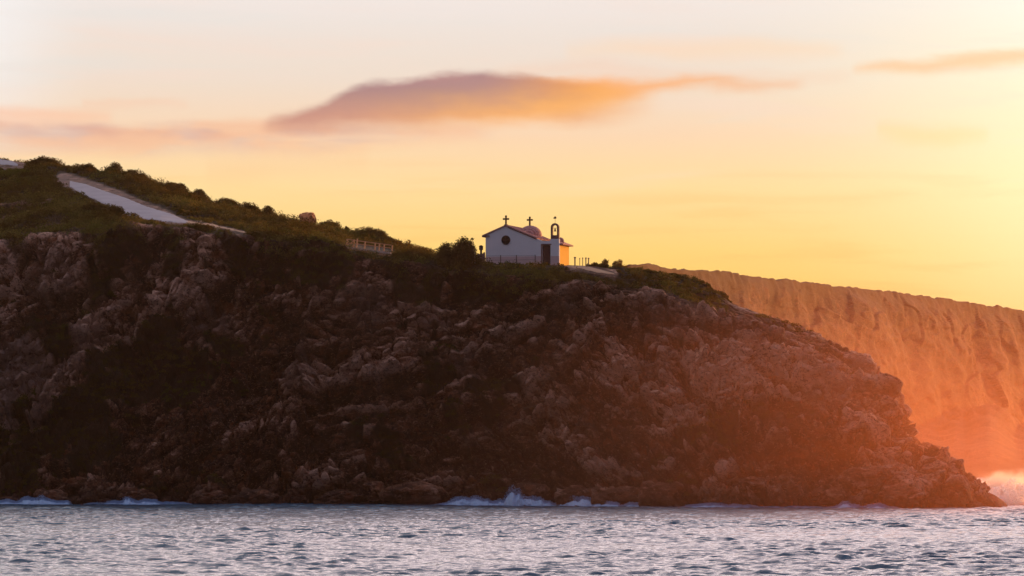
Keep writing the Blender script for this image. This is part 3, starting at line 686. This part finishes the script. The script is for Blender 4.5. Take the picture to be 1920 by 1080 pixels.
shrub(764, 446, 16, 14, "thin twiggy orange-lit shrub standing alone on the skyline", 'dry', dens=.25)
shrub(792, 456, 56, 12, "low orange-lit dry shrub in the dip before the big bush", 'dry', dens=.5)
shrub(770, 462, 76, 40, "dense dark green dome bush at the right end of the walkway", 'dark', py=489)
shrub(838, 451, 50, 48, "left lobe bush of the dark pair beside the chapel", 'dark', py=500)
shrub(869, 442, 62, 58, "tallest dark bush close to the chapel's left side", 'dark', py=500)
shrub(884, 440, 17, 18, "small leafy sprig poking out of the tallest bush by the chapel", 'dark', py=500, dens=.5)
shrub(1120, 491, 44, 9, "low dark mat shrub right of the small fence posts", 'dark')
shrub(1134, 484, 20, 12, "sparse spiky shrub right of the chapel, left of its twin", 'dry', dens=.3)
shrub(1160, 484, 26, 14, "feathery orange shrub on the skyline, right of the spiky one", 'dry', dens=.4)
shrub(1205, 505, 60, 7, "long low shrub where the near skyline meets the far hill", 'dark')
shrub(1262, 511, 60, 16, "rounded green shrub on the brow in front of the far hill", 'scrub')
shrub(1305, 525, 56, 20, "dark shrub in the middle of the brow's downhill end", 'dark')
shrub(1338, 542, 46, 22, "last shrub on the brow before bare rock", 'dark')
shrub(30, 314, 78, 20, "bright green bush below the upper stretch of road at the left edge", 'green', py=330)
shrub(100, 335, 60, 26, "dark bush covering the gap between the two road stretches", 'dark', py=345)
shrub(178, 378, 60, 22, "low bush on the lower kerb of the road's widest part", 'dark', py=400)
shrub(212, 382, 42, 30, "dark bush biting into the lower edge of the pale road", 'dark', py=406)
shrub(375, 417, 60, 18, "olive bush at the lower end of the pale road", 'scrub', py=430)
shrub(490, 428, 90, 20, "wide olive bush below the boxy shrub at the cliff rim", 'scrub', py=446)
shrub(590, 436, 80, 18, "wide olive bush on the rim left of the walkway", 'scrub', py=452)

# ------------------------------------------------------------ mesh helpers for built things
def new_obj(name, bm, material, parent=None, smooth=False):
    bmesh.ops.recalc_face_normals(bm, faces=bm.faces)
    me = bpy.data.meshes.new(name); bm.to_mesh(me); bm.free(); me.materials.append(material)
    if smooth:
        for p_ in me.polygons: p_.use_smooth = True
    o_ = bpy.data.objects.new(name, me); COL.objects.link(o_)
    if parent: o_.parent = parent
    return o_
def box(bm, x0, x1, y0, y1, z0, z1):
    vs = [bm.verts.new(c) for c in ((x0,y0,z0),(x1,y0,z0),(x1,y1,z0),(x0,y1,z0),(x0,y0,z1),(x1,y0,z1),(x1,y1,z1),(x0,y1,z1))]
    for f_ in ((0,3,2,1),(4,5,6,7),(0,1,5,4),(1,2,6,5),(2,3,7,6),(3,0,4,7)): bm.faces.new([vs[i] for i in f_])
def prism(bm, pts, y0, y1):                    # polygon in x,z pushed from y0 to y1
    a = [bm.verts.new((x, y0, z)) for x, z in pts]; b_ = [bm.verts.new((x, y1, z)) for x, z in pts]
    bm.faces.new(a); bm.faces.new(b_[::-1])
    for i in range(len(pts)): j = (i+1) % len(pts); bm.faces.new((a[i], a[j], b_[j], b_[i]))
def bar(bm, p0, p1, r, n_=8, r2=None):
    p0, p1 = Vector(p0), Vector(p1); d = (p1-p0); q = d.to_track_quat('Z', 'Y'); r2 = r if r2 is None else r2
    A_ = [bm.verts.new(p0+q@Vector((r*math.cos(6.2832*i/n_), r*math.sin(6.2832*i/n_), 0))) for i in range(n_)]
    B_ = [bm.verts.new(p1+q@Vector((r2*math.cos(6.2832*i/n_), r2*math.sin(6.2832*i/n_), 0))) for i in range(n_)]
    bm.faces.new(A_[::-1]); bm.faces.new(B_)
    for i in range(n_): j = (i+1) % n_; bm.faces.new((A_[i], A_[j], B_[j], B_[i]))
def revolve(bm, prof, cx, cy, n_=32):
    rings = [[bm.verts.new((cx+r*math.cos(6.2832*i/n_), cy+r*math.sin(6.2832*i/n_), z)) for i in range(n_)] if r > 1e-4 else [bm.verts.new((cx, cy, z))] for r, z in prof]
    for A_, B_ in zip(rings[:-1], rings[1:]):
        for i in range(n_):
            j = (i+1) % n_
            if len(B_) == 1: bm.faces.new((A_[i], A_[j], B_[0]))
            elif len(A_) == 1: bm.faces.new((A_[0], B_[j], B_[i]))
            else: bm.faces.new((A_[i], A_[j], B_[j], B_[i]))

# ------------------------------------------------------------ chapel
M_WALL = plain("white_limewash", (.74, .74, .76), .85, .10, .9)
M_DADO = plain("pink_base_paint", (.62, .46, .45), .85, .12, 1.5)
M_BROWN = plain("brown_stone", (.20, .11, .10), .85, .2, 3)
M_DOOR = plain("dark_wood_door", (.075, .03, .028), .6, .3, 6)
M_GLASS = plain("dark_window_glass", (.018, .018, .014), .6, .2, 4, .2)
M_IRON = plain("dark_iron", (.05, .04, .04), .6, .2, 8)
M_BRONZE = plain("bronze_bell", (.16, .10, .05), .45, .2, 8)
M_CROSS = plain("weathered_cross_stone", (.16, .12, .06), .85, .2, 6)
def tile_material(name, c0, c1, axis_i):
    m, k, o = mat(name); g_ = k.node('ShaderNodeTexCoord').outputs['Object']; s_ = k.node('ShaderNodeSeparateXYZ'); k.l.new(g_, s_.inputs[0])
    wv_ = k.m('SINE', k.m('MULTIPLY', s_.outputs[1], 26)); rw = k.m('FRACT', k.m('MULTIPLY', s_.outputs[0], 2.6))
    c = k.mix(k.noise(g_, 3, 5, .6), c0, c1); c = k.mix(k.m('MULTIPLY', k.ss(wv_, -.3, -1), .5), c, tuple(x*.4 for x in c0[:3])+(1,))
    principled(k, o, c, .85, .2, k.m('ADD', wv_, rw), .8, .06); return m
M_TILE = tile_material("red_roof_tiles", (.42,.19,.18,1), (.62,.33,.30,1), 1)
A = R(14)
chapel = bpy.data.objects.new("chapel", None); COL.objects.link(chapel)
CZ = 28.32; CY = 513.0
chapel.location = (X(910.5, CY), CY, CZ); chapel.rotation_euler = (0, 0, -A)
tag(chapel, "small white chapel with red tiled roof, dome and bell arch on the clifftop", "chapel")
bm = bmesh.new()
prism(bm, [(0,-1.5),(7.02,-1.5),(7.02,2.28),(8.02,2.28),(8.02,-1.5),(9.08,-1.5),(9.08,3.0),(8.0,3.0),(8.0,2.78),(6.95,2.78),(2.65,4.55),(2.35,4.55),(0,3.5)], 0, .4)
prism(bm, [(.04,-1.5),(6.2,-1.5),(6.2,2.95),(2.6,4.45),(.04,3.45)], .4, 8.0)
new_obj("wall", bm, M_WALL, chapel)
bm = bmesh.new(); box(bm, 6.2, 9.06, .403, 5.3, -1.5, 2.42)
M_SUNWALL = plain("limewash_sun_tint", (.84, .44, .015), .85, .05, .8); o_ = new_obj("wall", bm, M_SUNWALL, chapel); o_["label"] = "side wall with orange sunlight in its colour"  # low sun's orange glow is put into this wall's colour
bm = bmesh.new(); box(bm, -.02, 7.0, -.03, 0.0, -1.5, .95); box(bm, 8.04, 9.10, -.03, 0.0, -1.5, .95)
new_obj("plinth", bm, M_DADO, chapel)
bm = bmesh.new()    # nave roof: two tiled slopes with an eave block on the left
prism(bm, [(-.38,3.40),(2.50,4.60),(6.35,3.02),(6.35,3.16),(2.50,4.76),(-.38,3.55)], -.12, 8.25)
nr = new_obj("roof", bm, M_TILE, chapel)
bm = bmesh.new()
for q in range(24): bar(bm, (2.5, -.1+q*.36, 4.74), (6.4, -.1+q*.36, 3.14), .065, 6)
new_obj("ridge_tile", bm, M_TILE, nr)
bm = bmesh.new(); box(bm, -.42, .5, -.16, -.005, 3.36, 3.5); box(bm, -.42, -.02, -.16, 8.2, 3.30, 3.39)
new_obj("cornice", bm, M_BROWN, chapel)
bm = bmesh.new(); prism(bm, [(2.75,4.50),(6.3,3.03),(6.3,2.94),(2.75,4.40)], -.07, -.005); new_obj("eave_shadow", bm, M_BROWN, chapel)  # dark strip standing in for the eave's shadow on the facade
# annex roof: low hip with small ridge block
bm = bmesh.new(); e = 2.45
q_ = [(6.6,.42,e),(9.45,.42,e),(9.45,5.95,e),(6.6,5.95,e)]; lo_ = [bm.verts.new((a,b_,c-.14)) for a,b_,c in q_]; up_ = [bm.verts.new(c) for c in q_]
tp = [bm.verts.new((8.3,1.9,3.0)), bm.verts.new((8.3,3.4,3.0))]
bm.faces.new(lo_[::-1])
for i in range(4): j = (i+1) % 4; bm.faces.new((lo_[i], lo_[j], up_[j], up_[i]))
bm.faces.new((up_[0],up_[1],tp[0])); bm.faces.new((up_[1],up_[2],tp[1],tp[0])); bm.faces.new((up_[2],up_[3],tp[1])); bm.faces.new((up_[3],up_[0],tp[0],tp[1]))
ar = new_obj("roof", bm, M_TILE, chapel)
bm = bmesh.new(); revolve(bm, [(.42,2.6),(.42,2.9),(.3,3.15),(0,3.3)], 8.75, 2.2, 12); new_obj("chimney", bm, M_TILE, ar, True)
# dome with cross
bm = bmesh.new(); revolve(bm, [(1.42,3.0),(1.42,3.7)]+[(1.42*math.cos(a), 3.7+1.2*math.sin(a)) for a in np.linspace(0.05, 1.5, 9)]+[(0,4.91)], 4.25, 5.2, 36)
dm = new_obj("dome", bm, M_TILE, chapel, True)
def cross(parent, x, y, z, h, w, name="cross", t=.095):
    bm = bmesh.new(); box(bm, x-t, x+t, y-t, y+t, z, z+h)
    box(bm, x-w, x-t-.003, y-t+.01, y+t-.01, z+h*.62, z+h*.62+2*t); box(bm, x+t+.003, x+w, y-t+.01, y+t-.01, z+h*.62, z+h*.62+2*t)
    bmesh.ops.create_icosphere(bm, subdivisions=1, radius=t*1.55, matrix=Matrix.Translation((x, y, z+h)))
    for s_ in (-1, 1): bmesh.ops.create_icosphere(bm, subdivisions=1, radius=t*1.4, matrix=Matrix.Translation((x+s_*w, y, z+h*.62+t)))
    return new_obj(name, bm, M_CROSS, parent)
cross(dm, 4.2, 5.2, 4.86, 1.0, .28); cross(chapel, 2.5, .12, 4.68, 1.1, .29)
bm = bmesh.new(); box(bm, 2.28, 2.72, 0.0, .34, 4.5, 4.80); new_obj("cross_base", bm, M_CROSS, chapel)
# bell arch
bm = bmesh.new(); cx_, ro, ri, zb_, zs = 8.54, .50, .27, 3.0, 4.38
outer = [(cx_-ro, zb_), (cx_-ro, zs)]+[(cx_-ro*math.cos(a), zs+ro*math.sin(a)) for a in np.linspace(.15, 3.0, 14)]+[(cx_+ro, zs), (cx_+ro, zb_)]
inner = [(cx_+ri, 3.45), (cx_+ri, zs)]+[(cx_+ri*math.cos(a), zs+ri*math.sin(a)) for a in np.linspace(.15, 3.0, 14)]+[(cx_-ri, zs), (cx_-ri, 3.45)]
ov0 = [bm.verts.new((a, .02, b_)) for a, b_ in outer]; ov1 = [bm.verts.new((a, .42, b_)) for a, b_ in outer]
inr = inner[::-1]
iv0 = [bm.verts.new((a, .02, b_)) for a, b_ in inr]; iv1 = [bm.verts.new((a, .42, b_)) for a, b_ in inr]
for i in range(len(outer)-1):
    bm.faces.new((ov0[i], ov0[i+1], iv0[i+1], iv0[i])); bm.faces.new((ov1[i+1], ov1[i], iv1[i], iv1[i+1]))
    bm.faces.new((ov0[i+1], ov0[i], ov1[i], ov1[i+1])); bm.faces.new((iv0[i], iv0[i+1], iv1[i+1], iv1[i]))
bm.faces.new((ov0[-1], ov0[0], iv0[0], iv0[-1])); bm.faces.new((ov1[0], ov1[-1], iv1[-1], iv1[0])); bm.faces.new((iv0[-1], iv0[0], iv1[0], iv1[-1]))
bm.faces.new((ov0[0], ov0[-1], ov1[-1], ov1[0]))
ba = new_obj("bell_arch", bm, M_BROWN, chapel)
bm = bmesh.new(); revolve(bm, [(.17,3.9),(.15,3.95),(.10,4.05),(.09,4.18),(.05,4.26),(0,4.28)], cx_, .22, 14); bar(bm, (cx_-.27, .22, 4.3), (cx_+.27, .22, 4.3), .025, 6)
new_obj("bell", bm, M_BRONZE, ba, True)
bm = bmesh.new(); bar(bm, (cx_, .22, 4.86), (cx_, .22, 5.7), .018, 6); box(bm, cx_-.2, cx_+.14, .2, .24, 5.42, 5.52); prism(bm, [(cx_-.2,5.52),(cx_+.05,5.42),(cx_+.2,5.62),(cx_-.02,5.72)], .19, .195)
new_obj("weather_vane", bm, M_CROSS, ba)
bm = bmesh.new(); box(bm, 7.05, 7.99, .18, .26, 0, 2.25); dr = new_obj("door", bm, M_DOOR, chapel)
bm = bmesh.new()
for a in (7.12, 7.56): 
    for z_ in (.15, .85, 1.55): box(bm, a, a+.34, .15, .178, z_, z_+.55)
new_obj("panel", bm, M_DOOR, dr)
bm = bmesh.new(); box(bm, 6.86, 7.015, -.04, -.002, 0, 2.42); box(bm, 7.018, 8.14, -.04, -.002, 2.285, 2.42); new_obj("door_frame", bm, M_BROWN, chapel)
bm = bmesh.new(); revolve(bm, [(0,0),(.50,0),(.50,.04),(0,.04)], 0, 0, 32)
rw_ = new_obj("round_window", bm, M_GLASS, chapel); rw_.rotation_euler = (R(90), 0, 0); rw_.location = (2.52, -.01, 2.92)
bm = bmesh.new(); bmesh.ops.create_circle(bm, segments=8, radius=.01)
bm.clear()
for i in range(36):
    a0, a1 = i*math.pi/18, (i+1)*math.pi/18
    bar(bm, (.51*math.cos(a0), .51*math.sin(a0), .05), (.51*math.cos(a1), .51*math.sin(a1), .05), .05, 6)
bar(bm, (-.48, 0, .06), (.48, 0, .06), .022, 6); bar(bm, (0, -.48, .06), (0, .48, .06), .022, 6)
new_obj("window_frame", bm, M_IRON, rw_)

def local(x, y, z=0): return chapel.matrix_basis @ Vector((x, y, z))
bpy.context.view_layer.update()
# railing in front of the facade
rl = bpy.data.objects.new("railing", None); COL.objects.link(rl); rl.location = local(0, -1.7, -.25); rl.rotation_euler = (0, 0, -A)
tag(rl, "thin dark iron railing in front of the white chapel facade", "railing")
psx = [.12, 2.3, 4.25, 6.55]
for x_ in psx:
    bm = bmesh.new(); bar(bm, (x_, 0, -.4), (x_, 0, 1.3), .05, 8); new_obj("post", bm, M_IRON, rl)
for z_ in (1.22, .7):
    bm = bmesh.new(); bar(bm, (.12, 0, z_), (6.55, 0, z_), .016, 6); new_obj("rail", bm, M_IRON, rl)
# pedestal, white post, small posts
pd = bpy.data.objects.new("stone_pedestal", None); COL.objects.link(pd); pd.location = (X(902, 510), 510, 28.0)
tag(pd, "stone pedestal carrying a dark block at the chapel's left corner", "pedestal")
bm = bmesh.new(); prism(bm, [(-.50,-.3),(.52,-.3),(.48,1.62),(.36,1.70),(.10,1.42),(-.10,1.42),(-.34,1.55),(-.46,1.42)], -.35, .35); new_obj("base", bm, M_BROWN, pd)
bm = bmesh.new(); box(bm, -.13, .13, -.13, .13, 1.423, 1.95); box(bm, -.24, .24, -.24, .24, 1.953, 2.38); prism(bm, [(-.27,2.383),(.27,2.383),(.1,2.5),(-.1,2.5)], -.27, .27); new_obj("block", bm, M_IRON, pd)
M_WHITE = plain("white_paint", (.75, .72, .68), .7, .1)
M_WOOD = plain("weathered_wood", (.62, .36, .22), .85, .2, 4)
M_DECK = plain("pale_deck_boards", (.62, .46, .38), .85, .15, 3)
bm = bmesh.new(); box(bm, -.06, .06, -.06, .06, -.5, .78); prism(bm, [(-.07,.783),(.07,.783),(0,.86)], -.07, .07)
wp = new_obj("marker_post", bm, M_WHITE); wp.location = (X(890, 506), 506, zof(486, 506)); tag(wp, "short white post between the dark bush and the stone pedestal", "post")
for i_, (px, hh, w_, lb) in enumerate([(1078, .62, .13, "thickest small post with a wide head, nearest the chapel's lit side wall"), (1087, .5, .06, "thin faint post, second from the chapel's lit side wall"),
                      (1092.5, .55, .07, "middle one of the five small posts right of the chapel"), (1098.5, .55, .10, "fourth small post from the chapel's lit side wall"), (1103.5, .52, .10, "last small post, farthest right of the chapel")]):
    bm = bmesh.new(); box(bm, -w_*.6, w_*.6, -w_*.6, w_*.6, -.6, hh); box(bm, -w_, w_, -w_, w_, hh+.003, hh+.16)
    fp = new_obj("fence_post", bm, M_WOOD); fp.location = (X(px, 511), 511, zof(494, 511)); tag(fp, lb, "post", "small posts right of the chapel")
# wooden walkway
wk = bpy.data.objects.new("wooden_walkway", None); COL.objects.link(wk)
a0 = ground(645, 462); a1 = ground(736, 475); a0.y = min(a0.y, 509.5); a1.y = min(a1.y, 508.5)
a0 = Vector((X(642, a0.y), a0.y, zof(463, a0.y))); a1 = Vector((X(737, a1.y), a1.y, zof(475.5, a1.y)))
wk.location = a0; dvec = a1-a0; L_ = dvec.length
wk.rotation_euler = (0, -math.atan2(dvec.z, math.hypot(dvec.x, dvec.y)), math.atan2(dvec.y, dvec.x))
tag(wk, "wooden walkway with post-and-rail handrail on the cliff rim left of the chapel", "walkway")
bm = bmesh.new()
for q in range(int(L_/.3)): box(bm, q*.3, q*.3+.285, -.6, .9, -.12, .12)
new_obj("deck", bm, M_DECK, wk)
bm = bmesh.new(); box(bm, 0, L_, -.5, -.3, -.4, -.123); box(bm, 0, L_, .6, .8, -.4, -.123); new_obj("beam", bm, M_WOOD, wk)
for px, hh in [(650, 1.0), (663.5, 1.05), (669, 1.2), (684, 1.0), (703, 1.0), (711, 1.0), (720, 1.0), (735, .95)]:
    x_ = (px-642)/95*L_; bm = bmesh.new(); box(bm, x_-.07, x_+.07, -.5, -.36, .123, hh); new_obj("post", bm, M_WOOD, wk)
for z_ in (.92, .55):
    bm = bmesh.new(); box(bm, .5, L_-.3, -.34, -.29, z_, z_+.09); new_obj("rail", bm, M_WOOD, wk)
for s_ in (1, -1):
    bm = bmesh.new(); xa, xb = (650-642)/95*L_, (663-642)/95*L_
    bar(bm, (xa, -.43-.01*s_, .2 if s_ > 0 else .9), (xb, -.43-.01*s_, .9 if s_ > 0 else .2), .045, 6); new_obj("brace", bm, M_WOOD, wk)
# outcrop on the skyline, orange sunlight put into its rock colour
g0 = ground(578)
rk = boulder("rock_outcrop", (X(577, g0.y), g0.y, zof(412, g0.y)), (1.0, .8, .85), -.6, 133, "blocky rock outcrop tinted sunlit orange, alone on the skyline left of the walkway", rough=.9, material=plain("outcrop_sun_tint", (.78,.33,.14), .9, .3, 1.5))
rk['category'] = "rock"

# ------------------------------------------------------------ air
m, k, o = mat("haze_air"); v = k.node('ShaderNodeVolumePrincipled'); v.inputs['Color'].default_value = (1, .62, .42, 1)
v.inputs['Density'].default_value = .00003; v.inputs['Anisotropy'].default_value = .86; k.l.new(v.outputs[0], o.inputs['Volume'])
bm = bmesh.new(); box(bm, -2700, 2700, -700, 4300, -8, 75); hz_ = new_obj("haze", bm, m); hz_['kind'] = 'stuff'
tag(hz_, "thin warm evening haze over the sea and cliffs", "haze")
